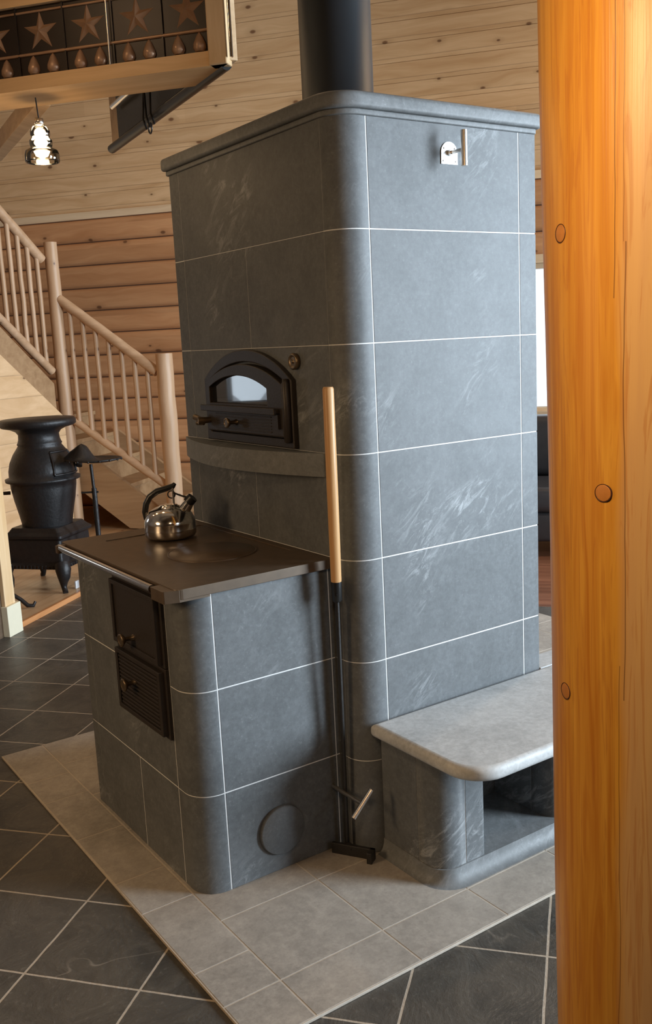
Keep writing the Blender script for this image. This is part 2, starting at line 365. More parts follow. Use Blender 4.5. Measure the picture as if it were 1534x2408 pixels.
# back wall: log siding below, planks above, window on the right
WA = 5.6
wb0, wb1, wz0, wz1 = -1.7, .12, .84, 2.035
mb = MB(); zt = 2.69
def logcourse(mb, b0, b1, z0, z1):
    n = 16; hz = (z1-z0)/2; zc = (z0+z1)/2; prof = []
    for i in range(n+1):
        q = -1+2*i/n; prof.append((WA-.012-.026*math.sqrt(max(0, 1-(abs(q)**6))), zc+q*(hz-.005)))
    pts = [(a_, b0, z_) for a_, z_ in prof]+[(a_, b1, z_) for a_, z_ in prof]
    mb.add(pts, [(i+1, i, n+1+i, n+2+i) for i in range(n)], 0, True)
H = .2025
k0 = 0
z = 2.69
while z > -.05:
    z_lo = z-H
    if z_lo < wz1 and z > wz0:                    # window courses: left and right of the opening, and the parts above and below it
        logcourse(mb, -4.6, wb0, z_lo, z); logcourse(mb, wb1, 6.6, z_lo, z)
        if z > wz1: logcourse(mb, wb0, wb1, wz1, z)
        if z_lo < wz0: logcourse(mb, wb0, wb1, z_lo, wz0)
    else: logcourse(mb, -4.6, 6.6, max(z_lo, 0), z)
    z -= H
mb.box(WA-.012, WA+.1, -4.6, wb0, 0, 2.69, 1); mb.box(WA-.012, WA+.1, wb1, 6.6, 0, 2.69, 1)
mb.box(WA-.012, WA+.1, wb0, wb1, 0, wz0, 1); mb.box(WA-.012, WA+.1, wb0, wb1, wz1, 2.69, 1)
struct('wall_back', mb, ['logs', plain('dark_log_joint', (.10, .045, .02), .8)], **SL)
mb = MB()
z = 2.755; i = 0
while z < 5.3:
    mb.add([(WA-.004, -4.6, z+.002), (WA-.004, 6.6, z+.002), (WA-.004, 6.6, z+.153), (WA-.004, -4.6, z+.153)], [(0, 3, 2, 1)])
    mb.add([(WA-.004, -4.6, z+.153), (WA-.004, 6.6, z+.153), (WA, 6.6, z+.157), (WA, -4.6, z+.157)], [(0, 3, 2, 1)])
    z += .155
mb.box(WA, WA+.1, -4.6, 6.6, 2.69, 5.3)
struct('wall_upper', mb, 'planks', **SL)
mb = MB().box(WA-.03, WA, -4.6, 6.6, 2.69, 2.755); M['band'] = wood('pale_band_board', (.76, .60, .40), (.64, .46, .28), 'y', 'z', 9., 9., .5, 0, .45, 14)
struct('trim_2', mb, 'band', .004, **SL)
# window_1 in the back wall
mb = MB(); o_ = [(wb0-.07, wz0-.07), (wb1+.07, wz0-.07), (wb1+.07, wz1+.07), (wb0-.07, wz1+.07)]; i_ = [(wb0, wz0), (wb1, wz0), (wb1, wz1), (wb0, wz1)]
mb.ring(o_, i_, WA-.065, WA-.01); j_ = [(wb0+.04, wz0+.04), (wb1-.04, wz0+.04), (wb1-.04, wz1-.04), (wb0+.04, wz1-.04)]
mb.ring(i_, j_, WA-.04, WA+.08); mb.box(WA-.11, WA-.03, wb0-.09, wb1+.09, wz0-.02, wz0+.012); mb.box(WA-.03, WA+.05, (wb0+wb1)/2-.025, (wb0+wb1)/2+.025, wz0, wz1)
w1 = struct('window_1', mb, 'band', .003, **SL)
mk('pane', MB().box(WA+.02, WA+.026, wb0+.04, wb1-.04, wz0+.04, wz1-.04), 'glass', w1)
# side and front walls, ceiling (outside the picture, they carry the light)
def wallhole(lo, hi, zh, holes, pos0, pos1, axis):
    mb = MB(); xs = sorted(holes); cur = lo
    def bx(p0, p1, z0, z1):
        if axis == 'a': mb.box(p0, p1, pos0, pos1, z0, z1)
        else: mb.box(pos0, pos1, p0, p1, z0, z1)
    for (h0, h1, z0, z1) in xs:
        bx(cur, h0, 0, zh); bx(h0, h1, 0, z0); bx(h0, h1, z1, zh); cur = h1
    bx(cur, hi, 0, zh); return mb
M['sideplanks'] = wood('side_planks', (.42, .29, .18), (.32, .21, .12), 'x', 'z', .155, 3.2, .8, .25, .45, 12, groove=.004)
def window(name, a0, a1, b_, z0, z1, th=.1):
    mb = MB(); o_ = [(a0-.07, z0-.07), (a1+.07, z0-.07), (a1+.07, z1+.07), (a0-.07, z1+.07)]; i_ = [(a0, z0), (a1, z0), (a1, z1), (a0, z1)]
    mb.ring(o_, i_, b_-.02, b_+th+.02, 'y')
    w = struct(name, mb, 'sideplanks', .003, **SL)
    mk('pane', MB().box(a0, a1, b_+th/2, b_+th/2+.005, z0, z1), 'glass', w); return w
struct('wall_right', wallhole(-5.3, 5.7, 5.3, [(-.30, 1.30, .30, 3.10), (-3.55, -2.25, 1.0, 3.0), (3.45, 4.55, .95, 2.95)], -4.7, -4.6, 'a'), 'sideplanks', **SL)
window('window_2', -.30, 1.30, -4.7, .30, 3.10); window('window_3', -3.55, -2.25, -4.7, 1.0, 3.0); window('fill_window', 3.45, 4.55, -4.7, .95, 2.95)  # the last is an unseen opening added for the back wall fill
M['darkwall'] = wood('bounce_cut_boards', (.15, .10, .065), (.10, .065, .04), 'x', 'z', .155, 3.2, .5, .25, .45, 12)  # unseen walls coloured dark to cut bounce light on the oven face
struct('wall_left', wallhole(-5.3, 1.90, 5.3, [(.585, .80, 1.21, 1.50)], 2.45, 2.55, 'a'), 'darkwall', **SL)
window('window_4', .585, .80, 2.45, 1.21, 1.50)
struct('wall_alcove', MB().box(1.8, 5.7, 6.6, 6.7, 0, 5.3), 'sideplanks', **SL)
struct('wall_alcove_side', MB().box(1.80, 1.90, 2.55, 6.6, 0, 5.3), 'planks', **SL)
struct('wall_front', MB().box(-5.3, -5.2, -4.6, 2.45, 0, 5.3), 'darkwall', **SL)
struct('ceiling', MB().box(-5.3, 5.7, -4.7, 6.7, 5.3, 5.4), 'sideplanks', **SL)
# door casing at the end of the left wall
mb = MB().box(1.855, 1.95, 2.425, 2.45, .17, 2.15).box(1.90, 1.955, 2.45, 2.56, .17, 2.15); struct('trim_3', mb, 'pine_z', .003, **SL)
mb = MB().box(1.845, 1.975, 2.41, 2.45, 0, .17).box(1.90, 1.975, 2.45, 2.57, .03, .17); mb.at(AB(0, 0)); c3 = struct('trim_4', mb, 'paint', .003, **SL)

# ------------------------------------------------------------------ hearth of grey stone tiles
hearth = thing('stone_hearth', 'low grey stone tile hearth under the heater, framed by dark slate floor', 'hearth')
G = .0022
mb = MB().box(-.647, 2.2, -.457, 1.467, .0005, .0082, 1)
def tile(x0, x1, y0, y1): mb.box(x0+G, x1-G, y0+G, y1-G, .002, .009, 0)
xs = [-.178+.3*k for k in range(-1, 8)]; xs = [-.49, -.178, .118, .43, .74, 1.05, 1.36, 1.67, 1.98, 2.2]
tile(-.645, -.49, -.455, -.30)
for i in range(len(xs)-1): tile(xs[i], xs[i+1], -.455, -.30); tile(xs[i], xs[i+1], -.30, 0)
for i in range(len(xs)-1): tile(xs[i], xs[i+1], 0, .31)
ys = [-.30, -.152, .161, .349, .662, .97, 1.16, 1.465]
for i in range(len(ys)-1): tile(-.645, -.49, ys[i], ys[i+1])
for y0, y1 in ((.31, .62), (.62, .93), (.93, 1.24), (1.24, 1.465)):
    for i in range(len(xs)-1): tile(xs[i], xs[i+1], y0, y1)
mk('hearth_tiles', mb, ['hearth', 'hgrout'], hearth, .0012)

# ------------------------------------------------------------------ masonry heater
heater = thing('masonry_heater', 'tall grey soapstone masonry heater with arched glass oven door, in the middle of the room', 'masonry heater', (0, 0, .009))
HZ = -.009
XR, YL, R0 = .730, .986, .075
g = .0016
def corner_piece(mb, cx, cy, rr, a0, ex, ey, z0, z1, mat=0):
    """rounded corner stone, arc centre (cx,cy), from angle a0 over 90 degrees, straight returns of ex/ey on each end"""
    o_ = arc(cx, cy, rr, a0, a0+90, 14); i_ = arc(cx, cy, rr-.05, a0, a0+90, 14)
    def ext(pt, ang, d): return (pt[0]+d*math.cos(math.radians(ang)), pt[1]+d*math.sin(math.radians(ang)))
    if ex > 0: o_ = [ext(o_[0], a0-90, ex)]+o_; i_ = [ext(i_[0], a0-90, ex)]+i_
    if ey > 0: o_ = o_+[ext(o_[-1], a0+180, ey)]; i_ = i_+[ext(i_[-1], a0+180, ey)]
    poly = o_+i_[::-1]; mb.prism(poly, z0, z1, 'z', mat, True)
mb = MB()
core = rrect(.0009, XR-.0009, .0009, YL-.0009, [R0-.0008, .003, .003, .010], 12)
mb.prism(core, .0095, 2.1, 'z', 1, True)
for k in range(7):
    z0, z1 = (.3*k+g if k else .0095), .3*(k+1)-(g if k < 6 else 0)
    corner_piece(mb, R0, R0, R0, 180, 0, .098-R0-g, z0, z1)
    corner_piece(mb, XR-.07, .07, .02 if False else .07, 270, 0, 0, z0, z1) if False else mb.box(.66+g, XR, 0, .05, z0, z1)
    mb.prism([(0, YL-.0743), (.05, YL-.0743), (.05, YL)]+arc(.012, YL-.012, .012, 90, 180, 5), z0, z1, 'z', 0)
    mb.box(.098+g, .66-g, 0, .05, z0, z1)
    yj = [R0+g, YL-.075-g]
    mid = {5: .495, 3: .516, 2: .516, 1: .49}.get(k-0)
    if k == 5: mid = .495
    gt = .0007; za, zb = (z0-g+gt if k else z0), (z1+g-gt if k < 6 else z1)      # tighter joints on the oven side
    if mid: mb.box(0, .05, R0+gt, mid-gt, za, zb); mb.box(0, .05, mid+gt, YL-.075-gt, za, zb)
    else: mb.box(0, .05, R0+gt, YL-.075-gt, za, zb)
    mb.box(XR-.05, XR, .05, YL-.05, z0, z1); mb.box(.05+g, XR, YL-.05, YL, z0, z1)
hb = mk('stone_body', mb, ['stone', 'grout'], heater, .0012, (0, 0, HZ))
mb = MB(); rslab(mb, -.022, XR+.022, -.022, YL+.010, [.095, .03, .03, .010], 2.1, 2.142, .014, eb=.010)
rslab(mb, -.008, XR+.008, -.008, YL+.003, [.082, .02, .02, .008], 2.085, 2.1, .004)
mk('top_slab', mb, 'stone_lid', heater, 0, (0, 0, HZ))
# curved mantel shelf under the oven
mb = MB(); P = [(.02, .118), (.02, YL)]; n = 16
front = [(-.006-.088*math.sin(pi*(i/n))**.9, YL-.001+(.118-YL)*i/n) for i in range(n+1)]
mb.prism([(.02, .118), (.02, YL)]+front, 1.133, 1.2, 'z', 0, False)
mk('mantel_shelf', mb, 'stone_lid', heater, .004, (0, 0, HZ))
# oven door
def archpoly(y0, y1, zb, zs, zp, n=18):
    w = (y1-y0)/2; h = zp-zs; R = (w*w+h*h)/(2*h); yc = (y0+y1)/2; zc = zp-R; a_ = math.asin(min(1, w/R))
    P = [(y0, zb), (y1, zb)]
    for i in range(n+1):
        q = a_-2*a_*i/n; P.append((yc+R*math.sin(q), zc+R*math.cos(q)))
    return P
mb = MB()
mb.ring(archpoly(.250, .790, 1.205, 1.405, 1.497), archpoly(.278, .762, 1.232, 1.395, 1.460), 0, -.018)
mb.ring(archpoly(.283, .757, 1.237, 1.392, 1.453), archpoly(.372, .735, 1.330, 1.380, 1.418), -.002, -.030)
door = mk('oven_door', mb, 'iron_door', heater, .003, (0, 0, HZ))
mk('door_glass', MB().prism(archpoly(.365, .742, 1.322, 1.385, 1.425), -.006, -.016, 'x'), 'ovenglass', door)
mb = MB().box(-.046, -.02, .30, .765, 1.308, 1.320).box(-.052, -.044, .30, .765, 1.304, 1.324); mk('door_ledge', mb, 'iron_door', door, .002)
mb = MB().box(-.022, -.004, .33, .74, 1.238, 1.302)
for k in range(6): mb.box(-.032, -.02, .35, .70, 1.248+.009*k, 1.252+.009*k)
mk('vent_panel', mb, 'iron_door', door, .001)
def knobX(mb, x, y, z, out=.045, r_=.018):     # knob standing out towards -x
    mb.at(M4=Matrix.Translation((x, y, z)) @ Matrix.Rotation(-pi/2, 4, 'Y'))
    mb.lathe([(.010, 0), (.007, .006), (.006, out-.018), (r_*.7, out-.013), (r_, out-.006), (r_, out-.002), (r_*.75, out), (r_*.6, out-.002)], 20); mb.at()
mb = MB(); knobX(mb, -.03, .565, 1.272, .04, .016); mk('vent_knob', mb, 'brass', door)
mb = MB(); mb.tube([(-.02, .742, 1.272), (-.05, .745, 1.272), (-.07, .752, 1.272)], [.009, .011, .013], 14); mb.tube([(-.055, .742, 1.272), (-.062, .79, 1.282)], [.008, .010], 12); mb.tube([(-.055, .742, 1.262), (-.062, .775, 1.262)], [.006, .007], 12)
mk('latch_handle', mb, 'brass', door)
mb = MB(); mb.at((-.026, .268, 0)); mb.lathe([(.006, 1.222), (.012, 1.228), (.012, 1.395), (.009, 1.40), (.009, 1.408), (0.001, 1.41)], 18); mb.at(); mb.box(-.04, -.02, .298, .312, 1.262, 1.305)
mk('hinge', mb, 'iron_door', door)
# thermometer and damper pull
mb = MB(); mb.at(M4=Matrix.Translation((0, .243, 1.458)) @ Matrix.Rotation(-pi/2, 4, 'Y')); mb.lathe([(.022, 0), (.024, .006), (.024, .012), (.019, .016), (.016, .012), (.004, .012), (.003, .015), (.0005, .015)], 24)
mk('oven_thermometer', mb, 'brass', heater, 0, (0, 0, HZ))
mb = MB(); P = [(.356, 1.980), (.416, 1.980)]+arc(.386, 2.010, .030, 0, 180, 14); mb.prism(P, 0, -.003, 'y')
for x_, z_ in ((.363, 1.988), (.409, 1.988), (.366, 2.022), (.406, 2.022)): mb.at(M4=Matrix.Translation((x_, -.003, z_)) @ Matrix.Rotation(pi/2, 4, 'X')); mb.lathe([(.003, 0), (.0025, .0015), (.0005, .002)], 10)
mb.at(); M['plate'] = plain('white_metal_plate', (.80, .82, .84), .35, .3, .03)
pl = mk('damper_plate', mb, 'plate', heater, 0, (0, 0, HZ))
mb = MB(); mb.tube([(.387, 0, 2.010), (.387, -.062, 2.010)], .0055, 12); mb.tube([(.387, -.006, 2.010), (.387, -.014, 2.010)], .009, 12); mb.tube([(.387, -.062, 1.966), (.387, -.062, 2.060)], .009, 16)
mk('damper_handle', mb, 'steel', heater, 0, (0, 0, HZ))

# flue pipe
mb = MB(); mb.at((.370, .492, 0)); mb.lathe([(.119, 2.143), (.119, 2.150), (.113, 2.152), (.113, 3.05), (.1155, 3.052), (.1155, 3.085), (.113, 3.087), (.113, 5.3)], 48); mb.at()
tag(mk('flue_pipe', mb, 'pipe'), 'matt black round flue pipe rising from top of the soapstone heater', 'flue pipe')

# ------------------------------------------------------------------ cook stove
SX, SY0, SY1 = -.479, .112, .905
stove = thing('cook_stove', 'low soapstone cook stove with black iron cooktop, built against the tall heater', 'cook stove', (0, 0, .009))
mb = MB(); RS = .075
mb.prism(rrect(SX+.0009, -.002, SY0+.0009, SY1-.0009, [RS-.0008, .002, .002, .03], 12), .0095, .868, 'z', 1, True)
for k in range(3):
    z0, z1 = (.3*k+g if k else .0095), (.3*(k+1)-g if k < 2 else .869)
    corner_piece(mb, SX+RS, SY0+RS, RS, 180, .227-SY0-RS-g, -.393-SX-RS-g, z0, z1)
    mb.box(-.393+g, -.016-g, SY0, SY0+.04, z0, z1); mb.box(-.016+g, 0, SY0, SY0+.04, z0, z1)
    corner_piece(mb, SX+.03, SY1-.03, .03, 90, 0, .045, z0, z1)
    if k == 0: mb.box(SX, SX+.04, .227+g, .492-g, z0, z1); mb.box(SX, SX+.04, .492+g, .83-g, z0, z1)
    elif k == 1: mb.box(SX, SX+.04, .227+g, .83-g, z0, z1)
    else: mb.box(SX, SX+.04, .227+g, .83-g, z0, z1)
    mb.box(SX+.031, 0, SY1-.04, SY1, z0, z1)
mk('stone_body', mb, ['stone', 'grout'], stove, .0012, (0, 0, HZ))
# cooktop
mb = MB()
fr_o = rrect(-.500, -.003, .096, .968, [.02, .004, .004, .02], 5); fr_i = rrect(-.385, -.030, .284, .862, [.006]*4, 5)
mb.ring(fr_o, fr_i, .872, .900, 'z'); mb.prism(fr_i, .872, .8975, 'z')
top = mk('cooktop', mb, 'hob', stove, .0015, (0, 0, HZ))
mb = MB(); mb.at((-.208, .448, 0)); mb.lathe([(.136, .8970), (.136, .9000), (.1325, .9005), (.131, .8985), (.129, .9010), (.001, .9012)], 64); mk('hob_lid', mb, 'hob', top)
mb = MB(); mb.tube([(-.518, .932, .888), (-.518, .205, .888)], .0105, 16); mk('towel_rail', mb, 'chrome', top)
mb = MB()
mk('rail_bracket', MB().box(-.530, -.49, .915, .937, .870, .897), 'hob', top, .004)
mb.prism([(-.53, .112), (-.49, .098), (-.40, .098), (-.40, .19), (-.53, .19)], .866, .8985)
mk('rail_bracket', mb, 'hob', top, .004)
# doors of the cook stove
def stovedoor(name, z0, z1, ribs, kn):
    mb = MB(); y0, y1 = .240, .552
    mb.box(SX-.010, SX+.005, y0-.012, y1+.012, z0-.010, z1+.008)
    mb.ring([(y0, z0), (y1, z0), (y1, z1), (y0, z1)], [(y0+.016, z0+.014), (y1-.016, z0+.014), (y1-.016, z1-.014), (y0+.016, z1-.014)], SX-.008, SX-.026)
    mb.box(SX-.020, SX-.008, y0+.015, y1-.015, z0+.013, z1-.013)
    if ribs:
        n = 13
        for i in range(n): zc = z0+.022+(z1-z0-.044)*i/(n-1); mb.box(SX-.0245, SX-.019, y0+.02, y1-.02, zc-.003, zc+.003)
    d = mk(name, mb, 'iron_door', stove, .002, (0, 0, HZ))
    m2 = MB(); knobX(m2, SX-.02, kn[0], kn[1], .042, .019); mk('knob', m2, 'brass', d)
    return d
stovedoor('fire_door', .660, .852, False, (.412, .700)); stovedoor('ash_door', .452, .640, True, (.422, .563))
mb = MB(); mb.at(M4=Matrix.Translation((-.221, SY0, .134)) @ Matrix.Rotation(pi/2, 4, 'X')); mb.lathe([(.073, 0), (.073, .010), (.0705, .013), (.001, .013)], 48)
mk('cleanout_disc', mb, 'stone', stove, 0, (0, 0, HZ))
mb = MB(); mb.tube([(-.035, SY0, .207), (-.035, SY0-.148, .207)], .0062, 12); 
mk('air_pull', mb, 'steel', stove, 0, (0, 0, HZ))
air = [o for o in COL.objects if o.name == 'air_pull'][0]
v_ = Vector((.72, .0, .69)).normalized()*.047; c_ = Vector((-.035, SY0-.148, .207)); mb = MB(); mb.tube([c_-v_, c_+v_], .0085, 16); mk('pull_bar', mb, 'steel', air)

# ------------------------------------------------------------------ bench
bench = thing('stone_bench', 'stone bench with rounded seat slab, built along the right face of the heater', 'bench', (0, 0, .009))
mb = MB(); rslab(mb, .030, 1.40, -.436, -.0005, [.105, .03, .002, .004], .378, .420, .016, eb=.018)
rslab(mb, XR+.002, 1.40, -.004, .095, [.002, .002, .002, .002], .378, .420, .002)
mk('seat_slab', mb, 'stone_slab', bench, 0, (0, 0, HZ))
def pillar(x0, x1, xj, back=0):
    mb = MB()
    mb.prism(rrect(x0+.0014, x1-.0014, -.2526, -.0015, [.058, .012, .002, .002], 12), .05, .3785, 'z', 1, True)
    corner_piece(mb, x0+.06, -.194, .06, 180, -.159+.194+.001-g, xj-x0-.06-g, .052, .377)
    mb.box(x0, x0+.04, -.159+g, -.001, .052, .377)
    mb.prism([(xj+g, -.254), (x1-.012, -.254)]+arc(x1-.012, -.242, .012, 270, 360, 5)+[(x1, -.20), (xj+g, -.20)], .052, .377, 'z', 0)
    mb.box(x1-.04, x1, -.20, -.001, .052, .377)
    mk('bench_pillar', mb, ['stone', 'grout'], bench, .0012, (0, 0, HZ))
pillar(.066, .234, .159); pillar(.518, .72, .62); pillar(1.02, 1.22, 1.12)
mb = MB(); R = []
for i in range(9):
    q = i/8; zz = .009+.041*(1-q)**.9 if False else .009+.043*(1-math.sin(q*pi/2)); ins = .034*(1-math.cos(q*pi/2)); 
    R.append([(p[0], p[1], zz) for p in rrect(.063-ins*.75, 1.30, -.259-ins, -.0005, [.062+ins, .02, .001, .001], 10)])
R = R[::-1]
mb.rings(R, 0, True)
mk('plinth', mb, 'stone_lid', bench, 0, (0, 0, HZ))

# ------------------------------------------------------------------ ash rake leaning in the corner
rake = thing('ash_rake', 'long black ash rake with a wooden handle, leaning between cook stove and heater', 'rake', (-.0225, .068, .012))
B_ = Vector((0, 0, .018)); T_ = Vector((-.0165, -.036, 1.380)); D_ = T_-B_
def al(z): return B_+D_*((z-B_.z)/D_.z)
mb = MB(); mb.tube([al(.018), al(.80)], .0060, 12); mk('rod', mb, 'iron', rake)
mb = MB(); mb.tube([al(.775), al(.780), al(.835)], [.009, .0145, .0155], 16); mb.tube([al(.80)+Vector((-.011, -.012, 0)), al(.80)+Vector((-.0125, -.0135, 0))], .003, 8); mk('ferrule', mb, 'black', rake)
mb = MB(); mb.tube([al(.83), al(.84), al(1.1), al(1.372), al(1.378)], [.0145, .0150, .0158, .0155, .013], 24); mk('wooden_handle', mb, 'handlewood', rake)
mb = MB(); ang = math.radians(-58)
mb.at((0, -.03, 0), ang); mb.box(-.068, .068, -.006, .006, -.006, .030); mb.box(.052, .068, -.03, .006, -.006, .030); mb.at()
mb.tube([(0, 0, .02), (0, -.03, .02)], .009, 10); mk('scraper_blade', mb, 'iron', rake, .002)

# ------------------------------------------------------------------ kettle
ket = thing('kettle', 'shiny steel whistling kettle with black handle on the black cooktop', 'kettle', (-.200, .752, .901), math.radians(-38))
mb = MB(); mb.lathe([(.070, 0), (.080, .003), (.0845, .010), (.0850, .030), (.0835, .048), (.0840, .050), (.0815, .060), (.0740, .076), (.0620, .089), (.0460, .098), (.0300, .1035), (.0290, .106), (.012, .109), (.001, .110)], 48)
mk('body', mb, 'chrome', ket)
mb = MB(); mb.tube([(.045, 0, .080), (.062, 0, .102), (.074, 0, .118)], [.022, .018, .015], 20); mk('spout', mb, 'chrome', ket)
mb = MB(); mb.tube([(.066, 0, .112), (.082, 0, .128)], [.0185, .0175], 20); mb.tube([(.066, 0, .128), (.046, 0, .134), (.020, 0, .145)], [.004, .003, .003], 8)
ringp = [(.012+.012*math.cos(q*2*pi/20), 0, .140+.012*math.sin(q*2*pi/20)) for q in range(20)]; mb.tube(ringp, .0022, 8, closed=True)
mk('whistle_cap', mb, 'black', ket)
mb = MB(); hp = [(-.078, 0, .060), (-.080, 0, .085), (-.074, 0, .112), (-.060, 0, .135), (-.035, 0, .152), (-.005, 0, .160), (.020, 0, .168), (.026, 0, .176)]
mb.tube(hp, [.008, .010, .0105, .0105, .0105, .010, .009, .006], 14); mk('handle', mb, 'black', ket)
mk('handle_bracket', MB().box(.016, .020, -.008, .008, .100, .165), 'steel', ket, .001); mk('handle_bracket', MB().box(-.078, -.066, -.009, .009, .060, .085), 'steel', ket, .001)

# ------------------------------------------------------------------ foreground log post
post = thing('log_post', 'thick honey-stained round timber post standing closest, at the right edge', 'post', (-.330, -1.220, 0))
mb = MB(); n = 72; RG = []
lean = Vector((.010, -.004, 0))
for i in range(90):
    z = i*.06; row = []
    for k in range(n):
        q = 2*pi*k/n; rr = .1575+.0025*(z-1.2)/1.2+.0022*math.sin(3*q+z*.8)+.0016*math.sin(5*q-z*1.7+1)+.0012*math.sin(z*5.1+2*q)
        rel = math.atan2(math.sin(q-pi), math.cos(q-pi))          # angle from the side that faces -x
        rr -= .004*math.exp(-((rel-.30)/.05)**2)*(1 if z > .3 else 0)
        row.append((rr*math.cos(q)-lean.x*(z-1.9), rr*math.sin(q)-lean.y*(z-1.9), z))
    RG.append(row)
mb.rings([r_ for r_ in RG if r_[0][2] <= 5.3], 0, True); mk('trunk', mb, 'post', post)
for phi, z in ((162.7, 1.641), (-170.9, 1.293), (161.0, .987)):
    q = math.radians(phi); rr = .1575+.0025*(z-1.2)/1.2+.0022*math.sin(3*q+z*.8)+.0016*math.sin(5*q-z*1.7+1)+.0012*math.sin(z*5.1+2*q)+.0004
    rx = Vector((rr*math.cos(q)-lean.x*(z-1.9), rr*math.sin(q)-lean.y*(z-1.9), z))
    X = Matrix.Translation(rx) @ Matrix.Rotation(q, 4, 'Z') @ Matrix.Rotation(pi/2, 4, 'Y')
    mb = MB(); mb.at(M4=X); mb.lathe([(.0115, -.004), (.0115, -.0002), (.0105, .0), (.0001, .0002)], 28, 0); mb.lathe([(.0127, -.004), (.0127, .0001), (.0120, .0002), (.0115, -.001)], 28, 1, cap=False)
    mk('wood_plug', mb, ['plug', 'plugring'], post)

# ------------------------------------------------------------------ staircase of peeled logs (house grid)
SA = 4.55
st = thing('log_staircase', 'staircase with peeled log railing at the left, along the log wall', 'staircase', (0, 0, 0), TH)
def logtube(p0, p1, r0, r1, n=14, m=7, jig=.003):
    p0 = Vector(p0); p1 = Vector(p1); P = []; R_ = []
    for i in range(m+1):
        q = i/m; P.append(p0.lerp(p1, q)+Vector((random.uniform(-jig, jig), random.uniform(-jig, jig), 0))*(1 if 0 < i < m else 0)); R_.append(r0+(r1-r0)*q+random.uniform(-jig, jig)*.5)
    return MB().tube(P, R_, n)
nb = Vector((SA, 2.613, 0)); na = Vector((SA, 3.527, 0))
mk('newel_post', logtube(nb+Vector((0, 0, .0)), nb+Vector((0, 0, 1.468)), .071, .068, 20, 9), 'peeled', st, .004)
mk('newel_post', logtube(na+Vector((0, 0, .03)), na+Vector((0, 0, 2.388)), .060, .052, 20, 12), 'peeled', st, .004)
def rail(p0, p1, r_): return mk('handrail', logtube(p0, p1, r_, r_, 16, 10), 'peeled_rail', st)
rail((SA, 2.68, 1.325), (SA, 3.49, 1.940), .040)
b0r = Vector((SA, 2.67, .405)); b1r = Vector((SA, 3.50, .985))
mk('bottom_rail', logtube(b0r, b1r, .034, .034, 14, 8), 'peeled_rail', st)
for i in range(7):
    q = .115+.13*i; lo = b0r.lerp(b1r, q); hi = Vector((SA, 2.68, 1.325)).lerp(Vector((SA, 3.49, 1.940)), q); hi.y = lo.y
    mk('baluster', logtube(lo, hi, .020, .020, 10, 5, .002), 'peeled', st)
# upper flight turns towards the room
u0 = Vector((4.50, 3.575, 0)); ud = Vector((4.124-4.50, 3.667-3.26, 0))
P0 = Vector((4.50, 3.575, 0)); P1 = Vector((4.055, 3.667, 0)); dn = (P1-P0); L0 = dn.length; dn.normalize(); slope = (2.644-2.262)/L0
def up(s_, z): q = P0+dn*s_; return (q.x, q.y, z+slope*s_)
Lx = 1.0
mk('handrail', logtube(up(0.02, 2.235), up(Lx, 2.235), .040, .040, 16, 8), 'peeled_rail', st)
mk('bottom_rail', logtube(up(0.02, 1.350), up(Lx, 1.350), .034, .034, 14, 8), 'peeled_rail', st)
for i in range(9):
    s_ = .075+.095*i; mk('baluster', logtube(up(s_, 1.350), up(s_, 2.235), .020, .020, 10, 5, .002), 'peeled', st)
nrm = Vector((-dn.y, dn.x, 0))
def wallseg(mb, s0, s1, zlo0, zlo1, zhi0, zhi1, th=.03, off=0.):
    pts = []
    for o_ in (off, off+th):
        for (s_, z_) in ((s0, zlo0), (s1, zlo1), (s1, zhi1), (s0, zhi0)):
            q = P0+dn*s_+nrm*o_; pts.append((q.x, q.y, z_))
    mb.add(pts, [(0, 1, 2, 3), (7, 6, 5, 4), (0, 4, 5, 1), (1, 5, 6, 2), (2, 6, 7, 3), (3, 7, 4, 0)])
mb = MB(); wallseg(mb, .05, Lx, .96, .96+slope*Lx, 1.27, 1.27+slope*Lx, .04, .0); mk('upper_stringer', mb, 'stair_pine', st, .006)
mb = MB(); wallseg(mb, .12, Lx, .945, .945+slope*(Lx-.07), .985, .985+slope*(Lx-.07), .02, -.02); mk('stringer_moulding', mb, 'band', st, .002)
# lower flight: two stringers, treads and risers
s0, s1 = 2.72, 3.72; k_ = .74
def strz(b): return .044+k_*(b-3.051)
for a_ in (SA+.045, SA+.92):
    mb = MB(); P = [(2.74, .031), (3.06, .031+.01), (3.60, strz(3.60)), (3.60, strz(3.60)+.37), (2.74, strz(2.74)+.37)]
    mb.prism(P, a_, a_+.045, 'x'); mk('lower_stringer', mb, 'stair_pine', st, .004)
for i in range(5):
    b_ = 2.83+.25*i; z_ = .031+.187*(i+1)
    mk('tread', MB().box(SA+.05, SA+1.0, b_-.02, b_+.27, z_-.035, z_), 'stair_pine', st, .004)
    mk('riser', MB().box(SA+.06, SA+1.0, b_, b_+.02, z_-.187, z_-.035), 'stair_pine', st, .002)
# closet wall below the upper flight
mb = MB(); wallseg(mb, .035, 2.6, .03, .03, 1.0, 1.0+slope*2.565, .05, .045)
o_ = struct('wall_closet', mb, 'closet', **SL)

